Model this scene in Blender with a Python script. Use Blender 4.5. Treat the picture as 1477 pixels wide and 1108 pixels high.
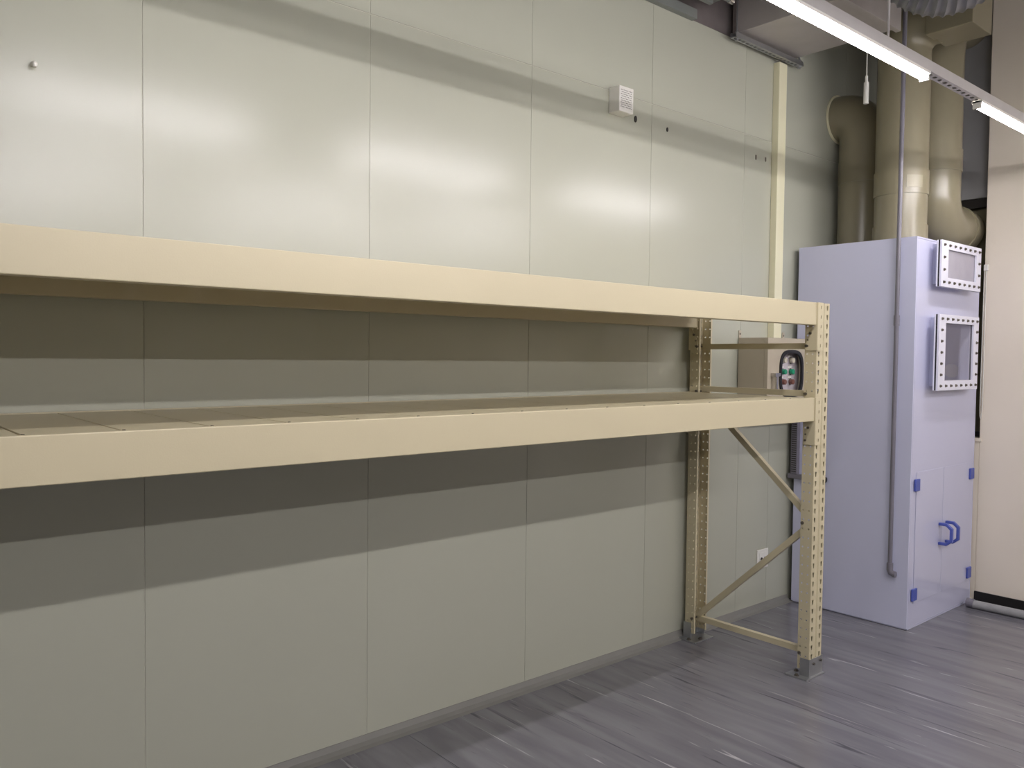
import bpy, bmesh, math, random
from mathutils import Vector, Matrix
random.seed(7)
for o in list(bpy.data.objects):
    bpy.data.objects.remove(o)
SC = bpy.context.scene
COL = SC.collection
PI = math.pi

# ------------------------------------------------------------------ camera
def look_matrix(loc, yaw, pitch, roll):
    fw = Vector((math.sin(yaw)*math.cos(pitch), math.cos(yaw)*math.cos(pitch), -math.sin(pitch)))
    r = Vector((math.cos(yaw), -math.sin(yaw), 0)); u = r.cross(fw)
    c, s = math.cos(roll), math.sin(roll)
    R, U = c*r + s*u, -s*r + c*u
    m = Matrix((R, U, -fw)).transposed().to_4x4()
    m.translation = loc
    return m
cam = bpy.data.objects.new('camera', bpy.data.cameras.new('camera'))
COL.objects.link(cam)
cam.matrix_world = look_matrix(Vector((0, 0, 1.6)), 0.707667872, 0.0350681122, 0.0114697472)
cam.data.sensor_fit = 'HORIZONTAL'
cam.data.sensor_width = 36.0
cam.data.lens = 36.0*1181.73/1477
cam.data.clip_start = 0.05
SC.camera = cam

# ------------------------------------------------------------------ light and exposure
world = bpy.data.worlds.new('world'); SC.world = world
world.use_nodes = True
world.node_tree.nodes['Background'].inputs[0].default_value = (0.02, 0.02, 0.02, 1)
world.node_tree.nodes['Background'].inputs[1].default_value = 0.05
SC.view_settings.view_transform = 'Standard'
SC.view_settings.look = 'None'
SC.view_settings.gamma = 1
SC.view_settings.use_curve_mapping = False
SC.view_settings.exposure = 0.0
TUBE_STRENGTH_FAR = 141.0      # brighter tubes in the two rows behind the camera
TUBE_STRENGTH = 82.0          # the LED tubes are the only lamps of the room
TUBE_COLOUR = (1.0, 0.955, 0.985)
ROWS = (1.52, -0.27, -2.06)    # three rows of tubes, all at the same height
ROW_Z = 2.80

# ------------------------------------------------------------------ materials
def lin(c):
    return tuple(((v/12.92) if v <= 0.04045 else ((v+0.055)/1.055)**2.4) for v in (x/255 for x in c))
def mat(name, rgb, rough=0.5, metal=0.0, spec=0.5, noise=0.0, nscale=(8, 8, 8), bump=0.0, bscale=40, alpha=1.0, rvar=0.0):
    m = bpy.data.materials.new(name); m.use_nodes = True
    nt = m.node_tree; b = nt.nodes['Principled BSDF']
    c = lin(rgb)
    b.inputs['Base Color'].default_value = (*c, 1)
    b.inputs['Roughness'].default_value = rough
    b.inputs['Metallic'].default_value = metal
    b.inputs['Specular IOR Level'].default_value = spec
    b.inputs['Alpha'].default_value = alpha
    tc = nt.nodes.new('ShaderNodeTexCoord')
    if noise or rvar:
        mp = nt.nodes.new('ShaderNodeMapping'); mp.inputs['Scale'].default_value = nscale
        nz = nt.nodes.new('ShaderNodeTexNoise'); nz.inputs['Scale'].default_value = 1; nz.inputs['Detail'].default_value = 4
        nt.links.new(tc.outputs['Object'], mp.inputs[0]); nt.links.new(mp.outputs[0], nz.inputs[0])
        if noise:
            rp = nt.nodes.new('ShaderNodeValToRGB')
            rp.color_ramp.elements[0].position = 0.3; rp.color_ramp.elements[1].position = 0.7
            rp.color_ramp.elements[0].color = (*[v*(1-noise) for v in c], 1)
            rp.color_ramp.elements[1].color = (*[min(1, v*(1+noise)) for v in c], 1)
            nt.links.new(nz.outputs[0], rp.inputs[0]); nt.links.new(rp.outputs[0], b.inputs['Base Color'])
        if rvar:
            mr = nt.nodes.new('ShaderNodeMapRange')
            mr.inputs['To Min'].default_value = rough-rvar; mr.inputs['To Max'].default_value = rough+rvar
            nt.links.new(nz.outputs[0], mr.inputs[0]); nt.links.new(mr.outputs[0], b.inputs['Roughness'])
    if bump:
        n2 = nt.nodes.new('ShaderNodeTexNoise'); n2.inputs['Scale'].default_value = bscale
        bp = nt.nodes.new('ShaderNodeBump'); bp.inputs['Strength'].default_value = bump; bp.inputs['Distance'].default_value = 0.01
        nt.links.new(tc.outputs['Object'], n2.inputs[0]); nt.links.new(n2.outputs[0], bp.inputs['Height'])
        nt.links.new(bp.outputs[0], b.inputs['Normal'])
    return m
def emit(name, rgb, strength):
    m = bpy.data.materials.new(name); m.use_nodes = True
    b = m.node_tree.nodes['Principled BSDF']
    b.inputs['Base Color'].default_value = (0.9, 0.9, 0.9, 1)
    b.inputs['Emission Color'].default_value = (*rgb, 1); b.inputs['Emission Strength'].default_value = strength
    return m
def floor_mat():
    m = mat('vinyl_floor', (112, 111, 117), 0.26, spec=0.5)
    nt = m.node_tree; b = nt.nodes['Principled BSDF']
    tc = nt.nodes.new('ShaderNodeTexCoord')
    def streak(scale, p0, p1, detail=5, dist=0.6):
        mp = nt.nodes.new('ShaderNodeMapping'); mp.inputs['Scale'].default_value = scale
        mp.inputs['Rotation'].default_value = (0, 0, 0.05)
        nz = nt.nodes.new('ShaderNodeTexNoise'); nz.inputs['Scale'].default_value = 1
        nz.inputs['Detail'].default_value = detail; nz.inputs['Distortion'].default_value = dist
        mr = nt.nodes.new('ShaderNodeMapRange'); mr.clamp = True
        mr.inputs['From Min'].default_value = p0; mr.inputs['From Max'].default_value = p1
        nt.links.new(tc.outputs['Object'], mp.inputs[0]); nt.links.new(mp.outputs[0], nz.inputs[0]); nt.links.new(nz.outputs[0], mr.inputs[0])
        return mr.outputs[0]
    def mix(fac, a, rgb):
        mx = nt.nodes.new('ShaderNodeMix'); mx.data_type = 'RGBA'
        nt.links.new(fac, mx.inputs['Factor'])
        if isinstance(a, tuple): mx.inputs[6].default_value = (*lin(a), 1)
        else: nt.links.new(a, mx.inputs[6])
        mx.inputs[7].default_value = (*lin(rgb), 1)
        return mx.outputs[2]
    c = mix(streak((9, 1.1, 1), 0.35, 0.7), (104, 103, 109), (126, 125, 130))
    c = mix(streak((26, 2.2, 1), 0.62, 0.72, 4, 0.8), c, (76, 76, 82))
    c = mix(streak((30, 1.9, 3), 0.645, 0.74, 4, 0.9), c, (178, 176, 178))
    nt.links.new(c, b.inputs['Base Color'])
    return m
M = dict(
    wall=mat('painted_steel_panel', (179, 180, 164), 0.25, spec=0.5, noise=0.012, nscale=(1.5, 1.5, 1.5), bump=0.02, bscale=3),
    joint=mat('panel_joint', (205, 203, 190), 0.6),
    greywall=mat('grey_upper_wall', (150, 149, 148), 0.45, noise=0.03),
    cream=mat('cream_wall_panel', (235, 225, 208), 0.4, noise=0.02, nscale=(2, 2, 2)),
    room=mat('room_wall', (150, 148, 142), 0.6, noise=0.03),
    void=mat('dark_plenum', (112, 104, 102), 0.9, noise=0.1),
    ceil=mat('ceiling_slab', (105, 103, 102), 0.9, noise=0.1, bump=0.2),
    floor=floor_mat(),
    under=mat('floor_screed', (70, 70, 74), 0.8, noise=0.05),
    cove=mat('grey_cove', (128, 127, 122), 0.5, noise=0.04),
    black=mat('black_baseboard', (24, 21, 20), 0.5, noise=0.1),
    rack=mat('cream_powder_coat', (197, 187, 156), 0.38, noise=0.012, nscale=(2, 2, 2), bump=0.03, bscale=220),
    bolt=mat('dull_bolt_steel', (112, 106, 98), 0.45, 0.8, noise=0.15),
    galv=mat('galvanised_steel', (176, 178, 180), 0.35, 0.85, noise=0.08, nscale=(14, 14, 14)),
    duct=mat('duct_sheet_metal', (182, 176, 172), 0.42, 0.35, noise=0.05),
    pp=mat('pale_blue_polypropylene', (204, 206, 229), 0.30, noise=0.012, nscale=(2, 2, 2)),
    ppfront=mat('glossy_pale_blue_sheet', (196, 197, 220), 0.12, noise=0.01, nscale=(2, 2, 2)),
    flange=mat('white_flange', (226, 226, 238), 0.35, noise=0.01),
    inner=mat('cabinet_inside', (170, 172, 190), 0.5, noise=0.02),
    gasket=mat('black_rubber', (22, 22, 26), 0.6, noise=0.1),
    pane=mat('clear_sheet', (176, 172, 190), 0.04, alpha=0.22, noise=0.03),
    dusty=mat('dusty_clear_sheet', (188, 184, 196), 0.12, alpha=0.75, noise=0.06, nscale=(9, 9, 9)),
    blue=mat('blue_plastic', (78, 92, 172), 0.4, noise=0.05),
    pvc=mat('beige_duct_pipe', (138, 131, 108), 0.28, noise=0.03, nscale=(3, 3, 1)),
    label=mat('pale_label', (158, 150, 126), 0.35, noise=0.03),
    grey=mat('grey_plastic_pipe', (118, 115, 124), 0.4, noise=0.04),
    flex=mat('flexible_duct', (120, 120, 126), 0.4, 0.4, noise=0.06),
    trunk=mat('cream_cable_trunk', (226, 222, 190), 0.45, noise=0.015),
    boxp=mat('control_box_paint', (178, 168, 148), 0.45, noise=0.02, bump=0.03, bscale=200),
    panelin=mat('control_panel_plate', (200, 192, 196), 0.4, noise=0.02),
    chrome=mat('chrome', (205, 203, 200), 0.2, 1.0, noise=0.03),
    whitep=mat('white_plastic', (228, 226, 218), 0.4, noise=0.01),
    green=mat('green_button', (22, 140, 102), 0.3, noise=0.05),
    red=mat('brown_red_button', (120, 78, 66), 0.35, noise=0.05),
    clearb=mat('pale_button', (214, 206, 186), 0.25, noise=0.03),
    dark=mat('dark_plug', (48, 44, 40), 0.6, noise=0.1),
    steel=mat('light_strut', (196, 192, 190), 0.4, 0.4, noise=0.04),
    tray=mat('grey_tray', (132, 136, 132), 0.45, 0.3, noise=0.04),
    foam=mat('grey_pipe_foam', (150, 150, 150), 0.7, noise=0.08, nscale=(20, 20, 20), bump=0.3, bscale=30),
    olive=mat('dark_window_glass', (128, 122, 98), 0.2, noise=0.06),
    frame=mat('dark_window_frame', (38, 34, 30), 0.5, noise=0.08),
    tube=emit('led_tube_glow', TUBE_COLOUR, TUBE_STRENGTH),
    tube2=emit('led_tube_glow_bright', TUBE_COLOUR, TUBE_STRENGTH_FAR),
)

# ------------------------------------------------------------------ helpers
WO = {}
def tag(o, label=None, cat=None, group=None, kind=None):
    if label: o['label'] = label
    if cat: o['category'] = cat
    if group: o['group'] = group
    if kind: o['kind'] = kind
    return o
def thing(name, loc, label, cat, group=None):
    o = bpy.data.objects.new(name, None); COL.objects.link(o)
    o.location = loc; o.empty_display_size = 0.1
    WO[o] = Vector(loc)
    return tag(o, label, cat, group)
class MB:
    def __init__(s): s.v = []; s.f = []
    def add(s, vs, fs):
        n = len(s.v); s.v += [Vector(v) for v in vs]; s.f += [tuple(n+i for i in f) for f in fs]; return s
    def box(s, a, b):
        (x0, y0, z0), (x1, y1, z1) = a, b
        vs = [(x0,y0,z0),(x1,y0,z0),(x1,y1,z0),(x0,y1,z0),(x0,y0,z1),(x1,y0,z1),(x1,y1,z1),(x0,y1,z1)]
        return s.add(vs, [(0,3,2,1),(4,5,6,7),(0,1,5,4),(1,2,6,5),(2,3,7,6),(3,0,4,7)])
    def prism(s, poly, fn, a, b):
        n = len(poly)
        vs = [fn(p, a) for p in poly] + [fn(p, b) for p in poly]
        return s.add(vs, [tuple(range(n))[::-1], tuple(range(n, 2*n))] + [(i, (i+1) % n, n+(i+1) % n, n+i) for i in range(n)])
    def tube(s, pts, r, n=16, caps=True):
        pts = [Vector(p) for p in pts]
        rs = r if isinstance(r, (list, tuple)) else [r]*len(pts)
        up = None; rings = []
        for i, p in enumerate(pts):
            t = (pts[min(i+1, len(pts)-1)] - pts[max(i-1, 0)]).normalized()
            if up is None:
                up = t.orthogonal().normalized()
            else:
                up = (up - t*up.dot(t)).normalized()
            w = t.cross(up)
            rings.append([p + (up*math.cos(k*2*PI/n) + w*math.sin(k*2*PI/n))*rs[i] for k in range(n)])
        vs = [v for rg in rings for v in rg]
        fs = [(i*n+k, i*n+(k+1) % n, (i+1)*n+(k+1) % n, (i+1)*n+k) for i in range(len(pts)-1) for k in range(n)]
        if caps: fs += [tuple(range(n))[::-1], tuple((len(pts)-1)*n+k for k in range(n))]
        return s.add(vs, fs)
    def bar(s, a, b, w, h, side):
        a, b = Vector(a), Vector(b); t = (b-a).normalized(); sd = Vector(side); sd = (sd - t*sd.dot(t)).normalized(); up = t.cross(sd)
        q = [(-w/2, -h/2), (w/2, -h/2), (w/2, h/2), (-w/2, h/2)]
        return s.prism(q, lambda p, e: e + sd*p[0] + up*p[1], a, b)
    def perf(s, O, U, V, w, pitch, n, hole, hu=None):
        O, U, V = Vector(O), Vector(U), Vector(V); hu = w/2 if hu is None else hu
        for i in range(n):
            z0 = i*pitch; zc = z0+pitch/2; z1 = z0+pitch
            inn = [(hu+p[0], zc+p[1]) for p in hole]
            out = [(w, zc), (w, z1), (hu, z1), (0, z1), (0, zc), (0, z0), (hu, z0), (w, z0)]
            vs = [O+U*a+V*b for a, b in out+inn]
            s.add(vs, [(k, (k+1) % 8, 8+(k+1) % 8, 8+k) for k in range(8)])
        return s
    def strip(s, O, U, V, w, h, n=1):
        O, U, V = Vector(O), Vector(U), Vector(V)
        vs = [O+U*e+V*(h*i/n) for i in range(n+1) for e in (0, w)]
        return s.add(vs, [(2*i, 2*i+1, 2*i+3, 2*i+2) for i in range(n)])
    def ring(s, inner, outer, y0, y1):
        (x0, x1, z0, z1), (X0, X1, Z0, Z1) = inner, outer
        a = [(x0, z0), (x1, z0), (x1, z1), (x0, z1)]; b = [(X0, Z0), (X1, Z0), (X1, Z1), (X0, Z1)]
        vs = [(p[0], y, p[1]) for y in (y0, y1) for q in (a, b) for p in q]
        fs = []
        for k in range(4):
            j = (k+1) % 4
            fs += [(k, j, 4+j, 4+k), (8+k, 8+j, 12+j, 12+k), (k, j, 8+j, 8+k), (4+k, 4+j, 12+j, 12+k)]
        return s.add(vs, fs)
    def lathe(s, base, axis, prof, n=12):
        b, ax = Vector(base), Vector(axis)
        return s.tube([b+ax*h for h, q in prof], [q for h, q in prof], n)
    def grid(s, fn, us, vs_, holes=()):
        for i in range(len(us)-1):
            for j in range(len(vs_)-1):
                if (i, j) in holes: continue
                s.add([fn(us[i], vs_[j]), fn(us[i+1], vs_[j]), fn(us[i+1], vs_[j+1]), fn(us[i], vs_[j+1])], [(0, 1, 2, 3)])
        return s
    def build(s, name, m, parent=None, origin=None, bevel=0.0, smooth=False, solid=0.0, seg=2, weld=False):
        pw = WO.get(parent, Vector((0, 0, 0)))
        org = Vector(origin) if origin is not None else (pw.copy() if parent else Vector((0, 0, 0)))
        me = bpy.data.meshes.new(name)
        me.from_pydata([v-org for v in s.v], [], s.f); me.materials.append(m)
        bm = bmesh.new(); bm.from_mesh(me)
        if weld: bmesh.ops.remove_doubles(bm, verts=bm.verts, dist=1e-5)
        if not solid: bmesh.ops.recalc_face_normals(bm, faces=bm.faces)
        if smooth:
            for f in bm.faces: f.smooth = True
            for e in bm.edges:
                if len(e.link_faces) == 2 and e.calc_face_angle(0) > 0.6: e.smooth = False
        bm.to_mesh(me); bm.free()
        o = bpy.data.objects.new(name, me); COL.objects.link(o)
        if parent: o.parent = parent
        o.location = org - pw; WO[o] = org
        if solid:
            md = o.modifiers.new('thickness', 'SOLIDIFY'); md.thickness = solid; md.offset = 0
        if bevel:
            md = o.modifiers.new('bevel', 'BEVEL'); md.width = bevel; md.segments = seg; md.limit_method = 'ANGLE'
        return o
def dup(o, d, parent=None):
    c = o.copy(); COL.objects.link(c)
    if parent is not None: c.parent = parent
    c.location = o.location + Vector(d); WO[c] = WO[o] + Vector(d)
    return c
def dup_tree(o, d, label=None):
    c = o.copy(); COL.objects.link(c); c.location = o.location + Vector(d); WO[c] = WO[o]+Vector(d)
    if label: c['label'] = label
    for ch in list(o.children):
        k = ch.copy(); COL.objects.link(k); k.parent = c; WO[k] = WO[ch]+Vector(d)
        for g in list(ch.children):
            j = g.copy(); COL.objects.link(j); j.parent = k
    return c
def arc(c, r, a0, a1, ex, ey, n=10):
    c, ex, ey = Vector(c), Vector(ex), Vector(ey)
    return [c + ex*(r*math.cos(a0+(a1-a0)*i/n)) + ey*(r*math.sin(a0+(a1-a0)*i/n)) for i in range(n+1)]
def structure(o): o['kind'] = 'structure'; return o

# ------------------------------------------------------------------ room shell
WY = 2.90                       # face of the panelled wall
XE = 5.88                       # face of the cream end wall
XL, YF, ZC = -4.4, -4.2, 4.5
fl = structure(MB().box((XL, YF, -0.12), (6.2, 3.3, -0.004)).build('floor', M['under']))
xs = [3.735-1.85*k for k in (4, 3, 2, 1, 0)]
edges = [XL] + xs + [5.585, 6.2]
for a, b in zip(edges[:-1], edges[1:]):
    MB().box((a+0.0012, YF, -0.004), (b-0.0012, WY, 0.0)).build('vinyl_sheet', M['floor'], fl)
structure(MB().box((XL, YF, ZC), (6.2, 3.4, ZC+0.12)).build('ceiling', M['ceil']))
structure(MB().box((XL-0.12, YF, -0.1), (XL, 3.4, ZC)).build('wall_left', M['room']))
structure(MB().box((XL-0.12, YF-0.12, -0.1), (6.2, YF, ZC)).build('wall_front', M['room']))

# panelled wall: a backing sheet and the steel panels, each a part
wb = structure(MB().box((XL, WY+0.0026, 0), (6.2, WY+0.10, 3.49)).build('wall_back', M['joint']))
seams = [XL] + [0.85+0.8655*k for k in range(-6, 0)] + [0.85+0.8655*k for k in range(0, 5)] + [4.65, 5.52, 6.2]
seams = sorted(set(round(s, 4) for s in seams))
for a, b in zip(seams[:-1], seams[1:]):
    for z0, z1 in ((0.0, 2.9545), (2.9563, 3.49 if a < 4.6 else ZC)):
        MB().box((a+0.0007, WY, z0), (b-0.0007, WY+0.0026, z1)).build('wall_panel', M['wall'], wb, origin=(a, WY, z0), bevel=0.0015)
MB().box((4.65, WY+0.0026, 3.491), (6.2, WY+0.09, ZC)).build('upper_backing', M['joint'], wb)
MB().box((XL, WY+0.02, 3.491), (4.648, WY+0.09, ZC)).build('plenum_backing', M['void'], wb)
cv = [(WY, 0.036), (WY-0.004, 0.036), (WY-0.012, 0.014), (WY-0.03, 0.004), (WY-0.052, 0.0), (WY, 0.0)]
structure(MB().prism(cv, lambda p, x: Vector((x, p[0], p[1])), XL, 4.9).build('baseboard_back', M['cove']))

# end wall: grey wall with the window, cream panel standing proud of it
GX = XE+0.09
wr = structure(MB().grid(lambda u, v: (GX+0.03, u, v), [YF, 2.0, 2.62, 3.3], [0, 1.08, 2.69, ZC], {(1, 1)}).build('wall_right', M['greywall'], solid=0.06, weld=True))
MB().box((XE, YF, 0.0), (GX, 2.10, ZC)).build('cream_panel', M['cream'], wr, bevel=0.004)
MB().box((XE, 2.1002, 0.0), (GX, WY-0.002, 1.075)).build('cream_panel', M['cream'], wr)
structure(MB().box((XE-0.010, YF, 0.0), (XE, 2.10, 0.066)).build('baseboard_right', M['black'], bevel=0.002))
fr = MB().ring((2.03, 2.59, 1.12, 2.63), (2.0, 2.62, 1.08, 2.69), 0.02, 0.06)
fr.v = [Vector((GX+v.y, v.x, v.z)) for v in fr.v]
w1 = structure(fr.build('window_1', M['frame']))
MB().box((GX+0.1, 2.0, 1.08), (GX+0.11, 2.62, 2.69)).build('pane', M['olive'], w1)
MB().box((XE-0.01, 2.085, 1.065), (GX+0.10, 2.60, 1.085)).build('sill', M['cream'], w1)

# ------------------------------------------------------------------ storage rack
FY = 2.10; PL = 3.772; PW = 0.114; PD = 0.062; RY = 2.865      # post left x, width, depth, rear web
PX0 = -0.42                                                     # left frame, outside the picture
rack = thing('storage_rack', (1.7, 2.48, 0), 'long cream steel storage rack with two shelf levels along the panelled wall', 'rack')
P = 0.046
TEAR = [(0.0064, 0), (0.0078, 0.0105), (0, 0.0130), (-0.0078, 0.0105), (-0.0064, 0), (-0.0032, -0.0125), (0, -0.0140), (0.0032, -0.0125)]
RND = [(0.0048*math.cos(a*PI/4), 0.0048*math.sin(a*PI/4)) for a in range(8)]
def post(front_y, sgn, z0, z1):
    m = MB(); n = int((z1-z0)/P); h = n*P
    X, Z = Vector((1, 0, 0)), Vector((0, 0, 1)); Y = Vector((0, sgn, 0))
    o = Vector((PL, front_y, z1-h))
    fw = 0.044; g = 0.006
    m.perf(o, X, Z, fw, P, n, TEAR, 0.020)
    m.strip(o+X*fw, (X*0.005+Y*g).normalized(), Z, math.hypot(0.005, g), h, 2*n)
    m.strip(o+X*(fw+0.005)+Y*g, X, Z, PW-2*fw-0.010, h, 2*n)
    m.strip(o+X*(PW-fw-0.005)+Y*g, (X*0.005-Y*g).normalized(), Z, math.hypot(0.005, g), h, 2*n)
    m.perf(o+X*(PW-fw), X, Z, fw, P, n, TEAR, fw-0.020)
    for sx in (0, PW):
        m.perf(o+X*sx, Y, Z, PD/2, P, n, RND, 0.019)
        m.perf(o+X*sx+Y*(PD/2), Y, Z, PD/2, P, n, RND, 0.018)
        m.strip(o+X*sx+Y*PD, X if sx == 0 else -X, Z, 0.011, h, 2*n)
    return m.build('upright_post', M['rack'], rack, origin=(PL, front_y, z0), solid=0.0024, weld=True)
pf = post(FY, 1, 0.012, 1.876); pr = post(RY, -1, 0.012, 1.876)
dup(pf, (PX0-PL, 0, 0)); dup(pr, (PX0-PL, 0, 0))

# feet
def foot(y, sgn, dx):
    ya, yb = sorted((y-sgn*0.016, y+sgn*0.105)); o0 = Vector((PL+dx, y, 0))
    o = MB().box((PL+dx-0.046, ya, 0.0), (PL+dx+PW+0.014, yb, 0.007)).build('base_plate', M['galv'], rack, origin=o0, bevel=0.0012)
    a, b = PL+dx-0.005, PL+dx+PW+0.005
    u = [(a, y+sgn*0.045), (a, y-sgn*0.005), (b, y-sgn*0.005), (b, y+sgn*0.045)]
    m = MB()
    for p, q in zip(u[:-1], u[1:]):
        m.add([(p[0], p[1], 0.007), (q[0], q[1], 0.007), (q[0], q[1], 0.095), (p[0], p[1], 0.095)], [(0, 1, 2, 3)])
    m.build('sleeve', M['galv'], o, solid=0.004, weld=True)
    for bx, by in ((-0.028, 0.05), (0.03, 0.085)):
        MB().lathe((PL+dx+bx, y+sgn*by, 0.007), (0, 0, 1), [(0, 0.013), (0.002, 0.013), (0.002, 0.008), (0.009, 0.008)], 8).build('anchor_bolt', M['bolt'], o)
    for bx, z in ((0.03, 0.07), (0.095, 0.075)):
        MB().lathe((PL+dx+bx, y-sgn*0.007, z), (0, -sgn, 0), [(0, 0.007), (0.008, 0.007)], 6).build('anchor_bolt', M['bolt'], o)
for dx in (0, PX0-PL):
    foot(FY, 1, dx); foot(RY, -1, dx)

# beams, connectors and deck boards
BX0, BX1 = PX0+PW+0.006, PL-0.006
LEV = ((1.766, 1.877), (1.291, 1.4075))
BD = 0.05
def beam(front_y, sgn, zb, zt, label=None):
    lip, st = 0.020, 0.026
    prof = [(0, zb), (BD, zb), (BD, zt-st), (lip, zt-st), (lip, zt), (0, zt)]
    o = MB().prism(prof, lambda p, x: Vector((x, front_y+sgn*p[0], p[1])), BX0, BX1).build('beam', M['rack'], rack, origin=(BX0, front_y, zb), bevel=0.003, seg=3)
    for x, s in ((BX1, 1), (BX0, -1)):
        zl = zt-0.236
        # side plate against the post with a slanted shoulder, and the hooked front plate
        side = [(-0.004, zt), (BD+0.002, zt), (BD+0.002, zb+0.0), (0.012, zb-0.004), (0.056, zl+0.045), (0.056, zl), (-0.004, zl)]
        c = MB().prism(side, lambda p, q: Vector((q, front_y+sgn*p[0], p[1])), x-s*0.002, x+s*0.004)
        c.build('beam_connector', M['rack'], o)
        m = MB(); n = 5
        m.perf((x, front_y-sgn*0.0055, zl), (s, 0, 0), (0, 0, 1), 0.050, (zt-zl)/n, n, [(q[0]*0.6, q[1]*0.65) for q in TEAR], 0.030)
        m.build('hook_plate', M['rack'], o, solid=0.003, weld=True)
        for yy, zz, r in ((0.030, zl+0.085, 0.0065), (0.045, zl+0.022, 0.0055), (0.043, zl+0.052, 0.004)):
            MB().tube([(x, front_y+sgn*yy, zz), (x-s*0.007, front_y+sgn*yy, zz)], r, 8).build('connector_bolt', M['bolt'], o)
    return o
for zb, zt in LEV:
    beam(FY+0.0, 1, zb, zt); beam(RY, -1, zb, zt)
bw = 0.215
def board_mesh(w, zt):
    y0, y1 = FY+0.0215, RY-0.0215
    z1 = zt-0.002; z0 = zt-0.026
    m = MB(); m.box((0, y0, z0), (w-0.006, y1, z1))
    return m
nb = 20
for zb, zt in LEV:
    proto = None
    for k in range(-3, 15):
        x = 0.363+bw*k
        if proto is None:
            proto = board_mesh(bw, zt); proto.v = [v+Vector((x, 0, 0)) for v in proto.v]
            proto = proto.build('deck_board', M['rack'], rack, origin=(x, FY, zt), bevel=0.0018); px = x
        else:
            dup(proto, (x-px, 0, 0))
    x = 0.363+bw*15
    m = board_mesh(PL-0.006-x, zt); m.v = [v+Vector((x, 0, 0)) for v in m.v]
    m.build('deck_board', M['rack'], rack, origin=(x, FY, zt), bevel=0.0018)
    if zt > 1.6: continue        # the upper deck is never seen from above
    proto = MB().tube([(0.3615, FY+0.026, zt-0.004), (0.3615, FY+0.026, zt+0.0008)], 0.0042, 8).build('deck_rivet', M['dark'], rack, origin=(0.3615, FY+0.026, zt))
    for k in range(-3, 16):
        if k: dup(proto, (bw*k, 0, 0))

# frame braces
BXC = PL+PW/2-0.002
ya, yb = FY+0.045, RY-0.045
def cbrace(a, b):
    a, b = Vector(a), Vector(b); t = (b-a).normalized(); X = Vector((1, 0, 0)); up = X.cross(t)
    if up.z < 0: up = -up
    h, w, th = 0.030, 0.028, 0.0022
    q = [(-w/2, -h/2), (w/2, -h/2), (w/2, -h/2+th), (-w/2+th, -h/2+th), (-w/2+th, h/2-th), (w/2, h/2-th), (w/2, h/2), (-w/2, h/2)]
    return MB().prism(q, lambda p, e: e + X*p[0] + up*p[1], a, b).build('brace', M['rack'], rack, origin=a)
br = [cbrace((BXC, ya, 0.117), (BXC, yb, 0.117)), cbrace((BXC, ya, 0.755), (BXC, yb, 0.125)), cbrace((BXC, ya, 0.80), (BXC, yb, 1.398)),
      cbrace((BXC, ya, 1.424), (BXC, yb, 1.424)), cbrace((BXC, ya, 1.663), (BXC, yb, 1.661))]
for b in br: dup(b, (PX0-PL, 0, 0))
for y, z in ((FY+0.052, 0.117), (RY-0.05, 0.122), (FY+0.052, 0.776), (RY-0.05, 1.41), (FY+0.052, 1.424), (RY-0.05, 1.661), (FY+0.052, 1.663)):
    bo = MB().lathe((PL, y, z), (1, 0, 0), [(-0.009, 0.008), (-0.0015, 0.008), (-0.0015, 0.0042), (PW+0.007, 0.0042)], 8).build('frame_bolt', M['bolt'], rack, origin=(PL, y, z))
    dup(bo, (PX0-PL, 0, 0))

# ------------------------------------------------------------------ pale blue cabinet
CX0, CX1, CY0, CY1, CZ = 4.885, 5.83, 2.11, 2.855, 2.32
cab = thing('scrubber_cabinet', ((CX0+CX1)/2, (CY0+CY1)/2, 0), 'tall pale blue plastic exhaust cabinet with two bolted windows in the far corner', 'cabinet')
t = 0.012
W1 = (5.135, 5.56, 2.09, 2.257); W2 = (5.13, 5.55, 1.478, 1.822)
b = MB()                        # sides, back, top and bottom as one folded sheet
c_ = [(CX0+t/2, CY0), (CX0+t/2, CY1), (CX1-t/2, CY1), (CX1-t/2, CY0)]
for p, q in zip(c_[:-1], c_[1:]): b.add([(p[0], p[1], t/2), (q[0], q[1], t/2), (q[0], q[1], CZ-t/2), (p[0], p[1], CZ-t/2)], [(0, 1, 2, 3)])
for z in (t/2, CZ-t/2): b.add([(p[0], p[1], z) for p in c_], [(0, 1, 2, 3)])
b.build('body', M['pp'], cab, solid=t, weld=True)
MB().grid(lambda u, v: (u, CY0+0.005, v), [CX0+t+0.0005, 5.13, 5.555, CX1-t-0.0005], [t+0.0005, 1.478, 1.822, 2.09, 2.257, CZ-t-0.0005], {(1, 1), (1, 3)}).build('front_sheet', M['ppfront'], cab, solid=0.010, weld=True)
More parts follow.
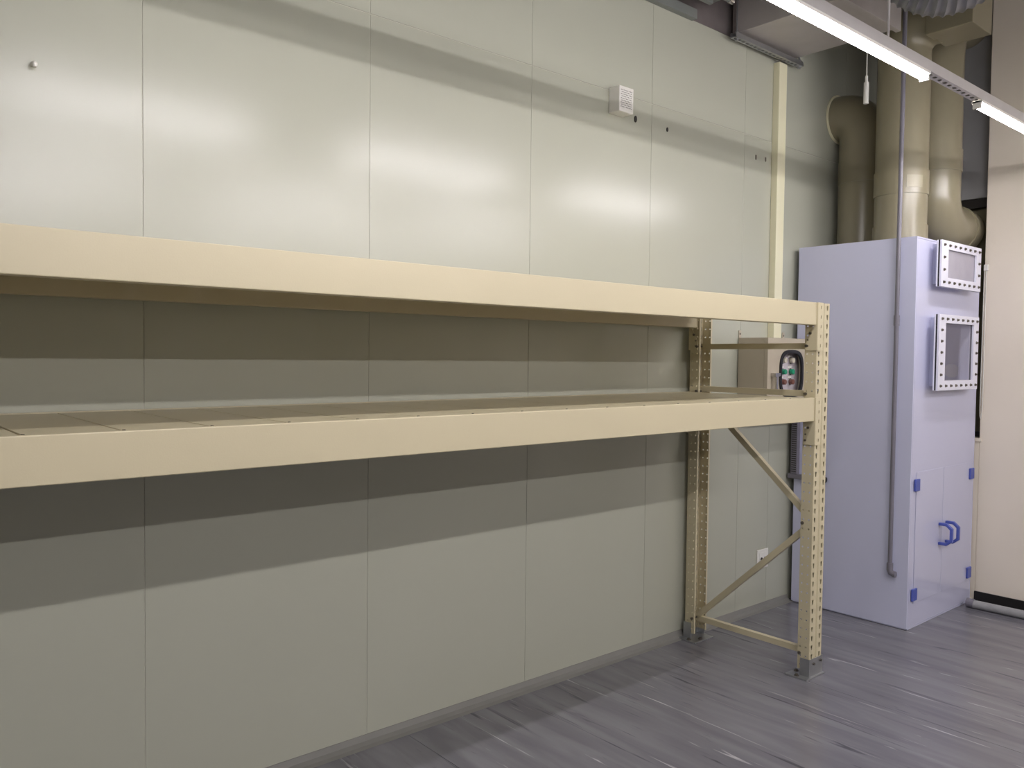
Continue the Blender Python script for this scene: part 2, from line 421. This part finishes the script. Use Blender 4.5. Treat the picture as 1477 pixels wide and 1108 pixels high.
for inner, outer, ns, pm in ((W1, (5.04, 5.632, 2.034, 2.307), 2, M['dusty']), (W2, (5.035, 5.628, 1.42, 1.872), 5, M['pane'])):
    x0, x1, z0, z1 = inner; X0, X1, Z0, Z1 = outer
    wd = MB().ring(inner, (x0-0.03, x1+0.03, z0-0.035, z1+0.035), CY0-0.050, CY0).build('window_box', M['pp'], cab, bevel=0.001)
    MB().ring(inner, outer, 2.054, 2.063).build('back_flange', M['flange'], wd, bevel=0.001)
    MB().ring(inner, (X0+0.001, X1-0.001, Z0+0.001, Z1-0.001), 2.045, 2.054).build('gasket', M['gasket'], wd)
    MB().ring(inner, outer, 2.033, 2.045).build('front_flange', M['flange'], wd, bevel=0.001)
    MB().box((x0-0.004, 2.046, z0-0.004), (x1+0.004, 2.050, z1+0.004)).build('pane', pm, wd)
    pts = [(X0+0.035+(X1-X0-0.07)*k/7, z) for k in range(8) for z in (Z0+0.027, Z1-0.027)]
    pts += [(x, Z0+0.027+(Z1-Z0-0.054)*(k+1)/(ns+1)) for k in range(ns) for x in (X0+0.035, X1-0.035)]
    proto = None
    for x, z in pts:
        if proto is None:
            q = MB().lathe((x, 2.068, z), (0, -1, 0), [(0, 0.008), (0.008, 0.008), (0.008, 0.005), (0.035, 0.005), (0.035, 0.0090), (0.038, 0.0090), (0.038, 0.0062), (0.045, 0.0062)], 8)
            proto = q.build('bolt', M['bolt'], wd, origin=(x, 2.033, z)); p0 = (x, z)
        else:
            dup(proto, (x-p0[0], 0, z-p0[1]))
MB().lathe((5.800, 2.258, 1.532), (-0.929, -0.370, 0), [(0, 0.044), (0.14, 0.044), (0.14, 0.012), (0.15, 0.012)], 24).build('inner_port', M['whitep'], cab, smooth=True)
for x0, x1, hx in ((4.962, 5.3435, 5.30), (5.3465, 5.765, 5.40)):
    d = MB().box((x0, CY0-0.0035, 0.15), (x1, CY0-0.001, 0.935)).build('door', M['ppfront'], cab, bevel=0.001)
    yb_ = CY0-0.0035
    po = [(0, 0.595), (0.048, 0.595), (0.082, 0.566), (0.082, 0.486), (0.048, 0.457), (0, 0.457)]
    pi = [(0, 0.578), (0.043, 0.578), (0.066, 0.558), (0.066, 0.494), (0.043, 0.474), (0, 0.474)]
    hb = MB(); vs = [(xx, yb_-p[0], p[1]) for xx in (hx-0.012, hx+0.012) for l in (po, pi) for p in l]; fs = []
    for k in range(5): fs += [(k, k+1, 7+k, 6+k), (12+k, 13+k, 19+k, 18+k), (k, k+1, 13+k, 12+k), (6+k, 7+k, 19+k, 18+k)]
    fs += [(0, 6, 18, 12), (5, 11, 23, 17)]
    hb.add(vs, fs).build('door_handle', M['blue'], d, bevel=0.003)['label'] = 'blue plastic bow handle'
    xh = x0-0.036 if x0 < 5.2 else x1-0.026
    for z in (0.86, 0.206):
        MB().box((xh, CY0-0.016, z-0.036), (xh+0.062, CY0-0.0035, z+0.036)).build('hinge', M['blue'], d, bevel=0.004)['label'] = 'small blue plastic hinge'

# ------------------------------------------------------------------ beige duct pipes on the cabinet
PR = 0.152
dp = thing('exhaust_duct', (5.42, 2.715, CZ), 'beige round duct with an elbow into the panelled wall behind the middle pipe', 'duct')
R = 0.20; zc = 3.25
path = [(5.42, 2.715, CZ), (5.42, 2.715, 2.9), (5.42, 2.715, zc-0.15)] + arc((5.42, 2.715+0.15, zc-0.15), 0.15, PI, PI/2, (0, 1, 0), (0, 0, 1), 12)[1:] + [(5.42, WY-0.012, zc)]
MB().tube(path, PR, 28).build('pipe', M['pvc'], dp, smooth=True)
MB().tube([(5.42, WY-0.012, zc), (5.42, WY-0.001, zc)], 0.166, 36).build('wall_flange', M['trunk'], dp, bevel=0.003)
MB().tube([(5.42, 2.715, 2.78), (5.42, 2.715, 2.93)], PR+0.004, 28).build('sleeve', M['pvc'], dp, smooth=True)

cd = thing('exhaust_duct', (5.19, 2.35, CZ), 'widest beige round duct at the cabinet front corner, with a label plate', 'duct')
zt = 3.665; R = 0.17
path = [(5.19, 2.35, CZ), (5.19, 2.35, 2.9), (5.19, 2.35, zt-R)] + arc((5.19, 2.35-R, zt-R), R, 0, PI/2, (0, 1, 0), (0, 0, 1), 12)[1:] + [(5.19, 2.14, zt)]
MB().tube(path, PR, 32).build('pipe', M['pvc'], cd, smooth=True)
MB().tube([(5.19, 2.35, 2.615), (5.19, 2.35, 2.765)], PR+0.006, 32).build('sleeve', M['pvc'], cd, smooth=True)
MB().tube([(5.19, 2.35, CZ+0.001), (5.19, 2.35, CZ+0.11)], PR+0.007, 32).build('collar', M['pvc'], cd, smooth=True)
lb = MB()
aa = [-PI/2-0.95+0.09*k for k in range(8)]
for r_, zz0, zz1 in ((PR+0.008, 2.648, 2.722),):
    vs = [(5.19+r_*math.cos(a), 2.35+r_*math.sin(a), z) for a in aa for z in (zz0, zz1)]
    lb.add(vs, [(2*k, 2*k+2, 2*k+3, 2*k+1) for k in range(7)])
lb.build('label_plate', M['label'], cd, solid=0.002)
MB().box((5.03, 1.90, 3.52), (5.315, 2.16, 3.80)).build('square_duct', M['pvc'], cd, bevel=0.004)

rd = thing('exhaust_duct', (5.535, 2.287, 2.47), 'beige round duct bending through the window beside the cream end wall', 'duct')
R = 0.19; zb = 2.475; ztp = 3.85; R2 = 0.34
path = [(GX-0.003, 2.287, zb), (5.535+R, 2.287, zb)] + arc((5.535+R, 2.287, zb+R), R, -PI/2, -PI, (1, 0, 0), (0, 0, 1), 12)[1:]
path += [(5.535, 2.287, 3.0), (5.535, 2.287, ztp-R2)] + arc((5.535+R2, 2.287, ztp-R2), R2, PI, PI/2, (1, 0, 0), (0, 0, 1), 12)[1:] + [(GX-0.003, 2.287, ztp)]
MB().tube(path, PR-0.004, 28).build('pipe', M['pvc'], rd, smooth=True)
MB().tube([(5.535, 2.287, 2.80), (5.535, 2.287, 2.94)], PR+0.002, 28).build('sleeve', M['pvc'], rd, smooth=True)
MB().tube([(5.835, 2.287, zb), (5.86, 2.287, zb)], PR+0.006, 28).build('mouth_ring', M['pvc'], rd, smooth=True)

fd = thing('flexible_duct', (4.27, 1.7, 3.35), 'ribbed grey flexible duct sagging from the ceiling above the lamp row', 'duct')
def bez(p, n):
    p = [Vector(q) for q in p]; out = []
    for i in range(n+1):
        u = i/n; out.append(p[0]*(1-u)**3+p[1]*3*u*(1-u)**2+p[2]*3*u*u*(1-u)+p[3]*u**3)
    return out
pp_ = bez([(3.93, 2.05, 4.46), (4.06, 1.98, 3.08), (4.30, 1.48, 3.08), (4.46, 1.25, 4.46)], 150)
MB().tube(pp_, [0.155+(0.006 if i % 3 == 0 else -0.004) for i in range(len(pp_))], 24).build('ribbed_hose', M['flex'], fd, smooth=True)

# ------------------------------------------------------------------ sheet metal duct with its strut, by the panelled wall
md = thing('sheet_metal_duct', (4.5, 2.3, 3.5), 'square grey sheet metal duct hung under the ceiling at the top of the panelled wall', 'duct')
MB().box((4.15, 2.22, 3.50), (4.77, 2.86, 3.95)).build('duct_body', M['duct'], md, bevel=0.004)
MB().box((4.138, 2.86, 3.485), (4.782, 2.882, 3.965)).build('duct_flange', M['void'], md, bevel=0.002)
MB().box((4.138, 2.19, 3.485), (4.782, 2.22, 3.965)).build('duct_flange', M['duct'], md, bevel=0.002)
SLOT = [(0.008, 0), (0.008, 0.011), (0, 0.0125), (-0.008, 0.011), (-0.008, 0), (-0.008, -0.011), (0, -0.0125), (0.008, -0.011)]
def strut(name, m, parent, x0, x1, y, z0, w, h, slot_pitch, origin=None):
    s = MB(); n = int(round((x1-x0)/slot_pitch)); pt = (x1-x0)/n
    s.perf((x0, y+w/2, z0), (0, -1, 0), (1, 0, 0), w, pt, n, SLOT)
    for yy in (y-w/2, y+w/2):
        s.strip((x0, yy, z0), (0, 0, 1), (1, 0, 0), h, x1-x0, 2*n)
    s.strip((x0, y-w/2, z0+h), (0, 1, 0), (1, 0, 0), 0.010, x1-x0, 2*n)
    s.strip((x0, y+w/2-0.010, z0+h), (0, 1, 0), (1, 0, 0), 0.010, x1-x0, 2*n)
    return s.build(name, m, parent, origin=origin, solid=0.002, weld=True)
su = strut('support_strut', M['galv'], md, 4.085, 4.815, 2.838, 3.455, 0.041, 0.026, 0.04)
for x in (4.118, 4.80):
    MB().lathe((x, 2.838, 3.443), (0, 0, 1), [(0, 0.011), (0.012, 0.011), (0.012, 0.005), (0.04, 0.005), (0.04, 0.011), (0.052, 0.011), (0.052, 0.005), (ZC-3.44, 0.005)], 8).build('threaded_rod', M['galv'], md)

# ceiling tray and the pipe at the wall top
tr = thing('ceiling_tray', (2.4, 2.7, 3.6), 'grey metal ceiling tray with a wall trunk at the top of the panelled wall', 'tray')
MB().box((-2.0, 2.35, 3.60), (3.90, 2.88, 3.75)).build('tray_body', M['tray'], tr, bevel=0.003)
MB().box((-2.0, 2.862, 3.482), (3.775, WY-0.001, 3.535)).build('wall_trunk', M['tray'], tr, bevel=0.002)
MB().box((-2.0, 2.775, 3.545), (3.80, 2.80, 3.60)).build('side_rail', M['tray'], tr, bevel=0.002)
sp = MB().tube([(-2.0, 2.72, 3.57), (3.86, 2.72, 3.57)], 0.014, 12).build('conduit', M['tray'], tr, smooth=True)
MB().tube([(3.86, 2.72, 3.57), (3.90, 2.72, 3.57)], 0.019, 10).build('end_cap', M['chrome'], tr, bevel=0.003)

# ------------------------------------------------------------------ things on the panelled wall
ct = tag(MB().box((4.605, 2.855, 1.7225), (4.692, WY-0.0005, 3.446)).build('cable_trunk', M['trunk'], origin=(4.65, 2.88, 1.7225), bevel=0.003), 'cream vertical cable trunk running from the control box up to the ceiling duct', 'trunk')
cb = thing('control_box', (4.54, 2.8, 1.28), 'grey-beige wall control box with an oval window over coloured buttons', 'control box')
BX, BX2, BYF, BZ0, BZ1 = 4.28, 4.80, 2.69, 1.27, 1.722
m = MB()
c_ = [(BX+0.002, BYF+0.024, BZ0+0.002), (BX2-0.002, BYF+0.024, BZ0+0.002), (BX2-0.002, BYF+0.024, BZ1-0.002), (BX+0.002, BYF+0.024, BZ1-0.002)]
d_ = [(p[0], WY-0.008, p[2]) for p in c_]
m.add(c_+d_, [(0, 1, 5, 4), (1, 2, 6, 5), (2, 3, 7, 6), (3, 0, 4, 7), (4, 5, 6, 7)])
m.build('box_body', M['boxp'], cb, solid=0.004)
# door with an oval hole
ocx, ocz, ow, oh = 4.538, 1.508, 0.128, 0.140
def sup(a, w, h, e=0.62):
    c, s = math.cos(a), math.sin(a)
    return (math.copysign(abs(c)**e, c)*w, math.copysign(abs(s)**e, s)*h)
N = 48
inn = [(ocx+sup(2*PI*k/N, ow, oh)[0], ocz+sup(2*PI*k/N, ow, oh)[1]) for k in range(N)]
def torect(p):
    dx, dz = p[0]-ocx, p[1]-ocz
    k = min([((BX2 if dx > 0 else BX)-ocx)/dx if abs(dx) > 1e-6 else 9e9, ((BZ1 if dz > 0 else BZ0)-ocz)/dz if abs(dz) > 1e-6 else 9e9])
    return (ocx+dx*k, ocz+dz*k)
out = [torect(p) for p in inn]
for cx_, cz_ in ((BX, BZ0), (BX2, BZ0), (BX, BZ1), (BX2, BZ1)):
    k = min(range(N), key=lambda i: (out[i][0]-cx_)**2+(out[i][1]-cz_)**2); out[k] = (cx_, cz_)
dm = MB()
vs = [(p[0], y, p[1]) for y in (BYF, BYF+0.022) for ring in (out, inn) for p in ring]
fs = []
for k in range(N):
    j = (k+1) % N
    fs += [(k, j, N+j, N+k), (2*N+k, 2*N+j, 3*N+j, 3*N+k), (k, j, 2*N+j, 2*N+k), (N+k, N+j, 3*N+j, 3*N+k)]
dm.add(vs, fs)
dr = dm.build('box_door', M['boxp'], cb)
rg = [Vector((ocx+sup(2*PI*k/N, ow, oh)[0], BYF-0.001, ocz+sup(2*PI*k/N, ow, oh)[1])) for k in range(N)]
q = MB()
vs = []
for (dw, y) in ((-0.016, BYF-0.008), (0.004, BYF-0.008), (0.004, BYF+0.004), (-0.016, BYF+0.004)):
    vs += [(ocx+sup(2*PI*k/N, ow+dw, oh+dw)[0], y, ocz+sup(2*PI*k/N, ow+dw, oh+dw)[1]) for k in range(N)]
q.add(vs, [(r*N+k, r*N+(k+1) % N, ((r+1) % 4)*N+(k+1) % N, ((r+1) % 4)*N+k) for r in range(4) for k in range(N)])
q.build('window_gasket', M['gasket'], dr, smooth=True)
MB().box((BX+0.02, BYF+0.05, BZ0+0.02), (BX2-0.02, BYF+0.055, BZ1-0.02)).build('inner_plate', M['panelin'], cb)
for row, (z, mm, nm) in enumerate(((1.588, M['clearb'], 'pale cream push button'), (1.518, M['green'], 'green push button'), (1.456, M['red'], 'brown red selector knob'))):
    for x in (4.512, 4.600):
        k = MB().tube([(x, BYF+0.05, z), (x, BYF+0.040, z)], 0.021, 20).build('button_bezel', M['chrome'], cb, smooth=True)
        MB().tube([(x, BYF+0.040, z), (x, BYF+0.018, z)], 0.0165, 16).build('button_cap', mm, k, bevel=0.003)['label'] = nm
        MB().box((x-0.02, BYF+0.047, z+0.024), (x+0.02, BYF+0.0505, z+0.034)).build('name_tag', M['whitep'], k)
hl = [(-0.013, 0.013), (0.046, 0.013), (0.046, -0.006), (0.022, -0.010), (0.022, -0.095), (0.000, -0.095), (-0.002, -0.010), (-0.013, -0.012)]
hh = MB().prism(hl, lambda p, y: Vector((4.326+p[0], y, 1.50+p[1])), BYF-0.034, BYF-0.0005)
hh.build('box_handle', M['chrome'], dr, bevel=0.003)
for x in (BX+0.018, BX2-0.018):
    MB().box((x-0.012, WY-0.006, BZ1), (x+0.012, WY-0.002, BZ1+0.045)).build('mounting_tab', M['boxp'], cb, bevel=0.001)
    MB().tube([(x, WY-0.006, BZ1+0.024), (x, WY-0.0075, BZ1+0.024)], 0.006, 10).build('tab_bolt', M['bolt'], cb)

sk = thing('wall_speaker', (3.16, WY, 2.84), 'small white box speaker with a perforated front high on the panelled wall', 'speaker')
MB().box((3.107, 2.827, 2.838), (3.215, WY-0.0005, 2.966)).build('case', M['whitep'], sk, bevel=0.004)
g = MB()
for i in range(9):
    for j in range(9):
        x = 3.121+i*0.0098+(0.0049 if j % 2 else 0); z = 2.862+j*0.0105
        if x < 3.204: g.tube([(x, 2.8266, z), (x, 2.8262, z)], 0.0026, 6)
g.build('perforation', M['dark'], sk)['kind'] = 'stuff'

so = thing('wall_socket', (4.594, WY, 0.26), 'white wall socket low on the panelled wall behind the rack brace', 'socket')
MB().box((4.533, WY-0.010, 0.262), (4.655, WY-0.0005, 0.382)).build('cover_plate', M['whitep'], so, bevel=0.003)
MB().box((4.553, WY-0.013, 0.280), (4.635, WY-0.010, 0.364)).build('socket_face', M['whitep'], so, bevel=0.002)
for x in (4.575, 4.613): MB().tube([(x, WY-0.013, 0.322), (x, WY-0.0138, 0.322)], 0.012, 12).build('socket_hole', M['dark'], so)

for (x, z, r, lab) in ((3.312, 2.849, 0.016, 'dark cable plug hole in the panelled wall just right of the white speaker'),
                       (3.575, 2.843, 0.011, 'dark oblong plug hole in the panelled wall, second right of the speaker')):
    o = MB()
    o.prism([(r*0.62*math.cos(a*PI/6), r*1.1*math.sin(a*PI/6)) for a in range(12)], lambda p, y: Vector((x+p[0], y, z+p[1])), WY-0.006, WY-0.0003)
    tag(o.build('wall_plug', M['dark'], origin=(x, WY, z), bevel=0.001), lab, 'plug', 'plugs in the panelled wall')
for (x, z, s, lab) in ((4.432, 2.834, 0.009, 'grey oblong plug in the panelled wall left of the cable trunk'),
                       (4.538, 2.838, 0.008, 'tiny pointed plug in the panelled wall closest to the cable trunk')):
    o = MB()
    o.prism([(-s*0.6, s*1.5), (s*0.6, s*1.5), (s*0.6, -s*1.2), (0, -s*1.8), (-s*0.6, -s*1.2)], lambda p, y: Vector((x+p[0], y, z+p[1])), WY-0.004, WY-0.0003)
    tag(o.build('wall_plug', M['bolt'], origin=(x, WY, z)), lab, 'plug', 'plugs in the panelled wall')
hk = MB().tube([(0.531, WY-0.0003, 2.476), (0.531, WY-0.018, 2.476), (0.531, WY-0.024, 2.472), (0.531, WY-0.026, 2.462)], [0.009, 0.007, 0.008, 0.005], 10)
tag(hk.build('wall_hook', M['whitep'], origin=(0.531, WY, 2.47), smooth=True), 'tiny white hook alone on the leftmost wall panel', 'hook')

# ------------------------------------------------------------------ pipes beside the cabinet
gp = thing('grey_pipe', (4.862, 2.205, 0.33), 'thin grey vertical pipe hanging in front of the pale blue cabinet side', 'pipe')
MB().tube([(4.862, 2.205, 0.345), (4.862, 2.205, ZC)], 0.0125, 14).build('pipe', M['grey'], gp, smooth=True)
MB().tube([(4.862, 2.205, 1.80), (4.862, 2.205, 1.86)], 0.0165, 14).build('coupling', M['grey'], gp, smooth=True)
MB().tube([(4.862, 2.205, 0.39), (4.862, 2.205, 0.35), (4.862, 2.198, 0.334), (4.862, 2.18, 0.328), (4.862, 2.17, 0.328)], 0.018, 14).build('elbow', M['grey'], gp, smooth=True)

wd = thing('slotted_wiring_duct', (4.868, 2.86, 0.85), 'grey slotted wiring duct on the back edge of the cabinet side', 'wiring duct')
m = MB().box((4.850, 2.820, 0.85), (4.884, 2.862, 1.70))
m.build('duct_channel', M['grey'], wd)
sl = MB()
for k in range(60):
    z = 0.862+k*0.014
    sl.box((4.8492, 2.824, z), (4.8502, 2.858, z+0.006))
sl.build('slot', M['dark'], wd)['kind'] = 'stuff'
st = thing('pipe_stub', (4.868, 2.76, 0.835), 'short horizontal grey pipe stub below the slotted wiring duct', 'pipe')
MB().box((4.851, 2.66, 0.818), (4.884, 2.885, 0.849)).build('stub', M['grey'], st, bevel=0.004)
MB().tube([(4.868, 2.66, 0.834), (4.868, 2.625, 0.834)], 0.019, 14).build('end_cap', M['gasket'], st, bevel=0.003)

fp = thing('floor_pipe', (5.70, 1.0, 0), 'grey foam covered pipe lying on the floor along the cream end wall', 'pipe')
MB().tube([(5.685, 2.05, 0.028), (5.70, 1.6, 0.027), (5.705, 0.8, 0.027), (5.71, -0.6, 0.027)], 0.0265, 16).build('foam_cover', M['foam'], fp, smooth=True)
MB().tube([(5.685, 2.075, 0.030), (5.685, 2.03, 0.030)], 0.0295, 16).build('end_cap', M['grey'], fp, bevel=0.003)

bc = thing('blind_cord', (XE-0.01, 2.095, 1.22), 'thin white cord loop hanging at the edge of the cream end wall beside the cabinet', 'cord')
MB().tube([(XE-0.012, 2.085, 2.20), (XE-0.012, 2.083, 1.30), (XE-0.012, 2.088, 1.235), (XE-0.012, 2.0935, 1.215), (XE-0.012, 2.097, 1.235), (XE-0.012, 2.0985, 1.30), (XE-0.012, 2.0965, 2.20)], 0.0028, 8).build('cord', M['whitep'], bc, smooth=True)
MB().box((XE-0.02, 2.075, 2.19), (XE-0.0005, 2.0995, 2.23)).build('cord_bracket', M['whitep'], bc, bevel=0.002)

wh = MB().lathe((5.01, 2.50, 3.19), (0, 0, 1), [(0, 0.016), (0.13, 0.016), (0.132, 0.009), (0.17, 0.009), (0.172, 0.004), (ZC-3.19, 0.004)], 12)
tag(wh.build('pipe_hanger', M['whitep'], origin=(5.01, 2.50, ZC), bevel=0.002), 'short white hanger on a thin rod above the elbow duct', 'hanger')

# ------------------------------------------------------------------ lamp rows
TX = [-2.9, -1.15, 0.60, 2.35, 4.10]   # the leftmost places hold no tube
rowname = ('row nearest the panels', 'middle row', 'row farthest from the panels')
ordn = ('first', 'second', 'third', 'fourth', 'fifth')
lamp0 = None
far = []
chan0 = None
for r, y in enumerate(ROWS):
    if chan0 is None:
        chan0 = thing('strut_channel', (0.7, y, ROW_Z), 'pale slotted strut channel carrying the lamp row nearest the panelled wall', 'channel', 'strut channels of the lamp rows')
        strut('channel', M['steel'], chan0, XL+0.02, XE-0.012, y, ROW_Z, 0.042, 0.042, 0.05)
        for k in range(6):
            x = -3.74+1.7375*k
            rm = MB().lathe((x, y, ROW_Z+0.002), (0, 0, 1), [(0, 0.011), (0.01, 0.011), (0.01, 0.005), (ZC-ROW_Z-0.002, 0.005)], 8)
            rm.build('hanger_rod', M['steel'], chan0)
    else:
        dup_tree(chan0, (0, y-ROWS[0], 0), 'pale slotted strut channel carrying the lamp ' + rowname[r])
    for k, x in enumerate(TX):
        if k < (2 if r == 0 else 1): continue
        k -= 2 if r == 0 else 1
        lab = 'lit LED tube, %s from the left end, lamp %s' % (ordn[k], rowname[r])
        if lamp0 is None:
            lamp0 = thing('led_tube_light', (x, y, ROW_Z), lab, 'lamp', 'LED tube lights')
            MB().box((x, y-0.024, ROW_Z-0.014), (x+1.2, y+0.024, ROW_Z-0.0015)).build('batten', M['whitep'], lamp0, bevel=0.002)
            q = MB().tube([(x+0.012, y, ROW_Z-0.020), (x+1.188, y, ROW_Z-0.020)], 0.017, 14)
            q.build('tube', M['tube'], lamp0, smooth=True)
            for xx in (x, x+1.186):
                MB().box((xx, y-0.0185, ROW_Z-0.0385), (xx+0.014, y+0.0185, ROW_Z-0.0015)).build('end_cap', M['whitep'], lamp0, bevel=0.002)
        else:
            c = dup_tree(lamp0, (x-TX[2], y-ROWS[0], 0), lab)
            if r:
                for ch in c.children:
                    if ch.name.startswith('tube'):
                        if not far: far.append(ch.data.copy()); far[0].materials[0] = M['tube2']
                        ch.data = far[0]
